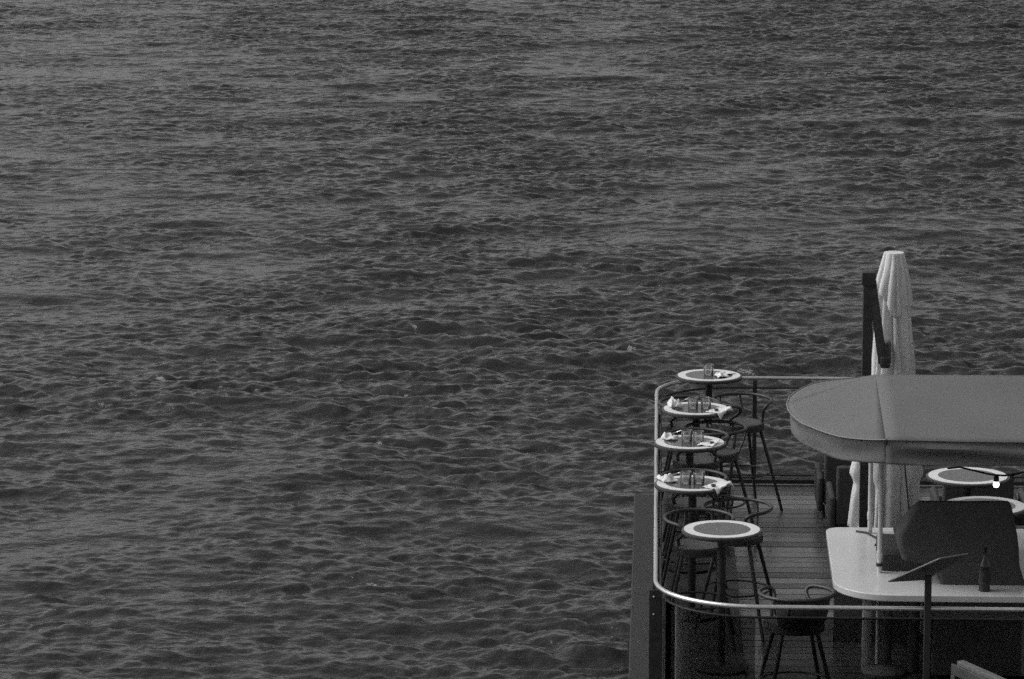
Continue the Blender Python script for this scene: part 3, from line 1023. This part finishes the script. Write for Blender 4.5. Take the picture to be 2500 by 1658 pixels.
# ------------------------------------------------------------------ black lounge chairs behind, dark cafe chairs by the low tables
def make_lounge(label):
    t = thing('lounge_chair', label, 'armchair', (0, 0, 0), 0, 'black lounge chairs by the folded parasol')
    MB().box(0, 0.62, 0.06, 0.66, 0.10, 0.30).build('seat', 'black_fabric', t, bevel=0.03, seg=3)
    MB().box(-0.06, -0.003, 0.0, 0.68, 0.06, 0.38).build('armrest', 'black_fabric', t, bevel=0.025, seg=3)
    MB().box(0.623, 0.68, 0.0, 0.68, 0.06, 0.38).build('armrest', 'black_fabric', t, bevel=0.025, seg=3)
    MB().box(0.0, 0.62, 0.0, 0.058, 0.12, 0.66).build('backrest', 'black_fabric', t, bevel=0.025, seg=3)
    for x in (0.0, 0.62):
        for y in (0.05, 0.63):
            MB().tube([(x, y, 0), (x, y, 0.11)], 0.014, 8).build('leg', 'black_metal', t)
    return t
lc = make_lounge('black lounge chair left of the folded parasol, nearest the far rail')
lc.location = (1.53, 32.62, 0.002)
dup(lc, (1.60, 31.80, 0.002), 0, 'black lounge chair just behind the white counter, left of the folded parasol')

dup(lc, (2.52, 31.62, 0.002), 0, 'black lounge chair just behind the far low table')
dup(lc, (3.30, 31.60, 0.002), 0, 'black lounge chair at the right edge behind the far low table')

def make_chair(label):
    t = thing('cafe_chair', label, 'chair', (0, 0, 0), 0, 'dark chairs between the low tables')
    MB().box(-0.2, 0.2, -0.2, 0.2, 0.41, 0.455).build('seat', 'black_fabric', t, bevel=0.012)
    for x in (-0.18, 0.18):
        MB().tube([(x, 0.18, 0.42), (x * 1.1, 0.21, 0)], 0.013, 8).build('leg', 'black_metal', t)
        MB().tube([(x * 1.1, -0.23, 0), (x, -0.19, 0.43), (x * 0.98, -0.225, 0.66)], 0.013, 8).build('leg', 'black_metal', t)
    mb = MB()
    vs = []
    for d in (0.0, 0.022):
        for i in range(11):
            u = i / 10 * 2 - 1
            for z in (0.50, 0.56, 0.64, 0.69):
                vs.append((u * 0.19, -0.215 - 0.035 * (1 - u * u) - d, z - (0.02 * u * u if z > 0.65 else 0)))
    fs = []
    for i in range(10):
        for k in range(3):
            a = i * 4 + k
            fs += [(a, a + 1, a + 5, a + 4), (44 + a, 44 + a + 4, 44 + a + 5, 44 + a + 1)]
        for k in (0, 3):
            a = i * 4 + k
            fs.append((a, a + 4, 44 + a + 4, 44 + a))
    for i in (0, 10):
        for k in range(3):
            a = i * 4 + k
            fs.append((a, a + 1, 44 + a + 1, 44 + a))
    mb.add(vs, fs)
    mb.build('backrest', 'black_fabric', t, bevel=0.004)
    return t
cc = make_chair('dark low-backed chair between the two low tables, next to the folded parasol')
cc.location = (2.42, 30.52, 0.002)
cc.rotation_euler = (0, 0, R(5))
dup(cc, (3.02, 30.54, 0.002), R(-10), 'dark low-backed chair between the two low tables, below the hanging bulb')
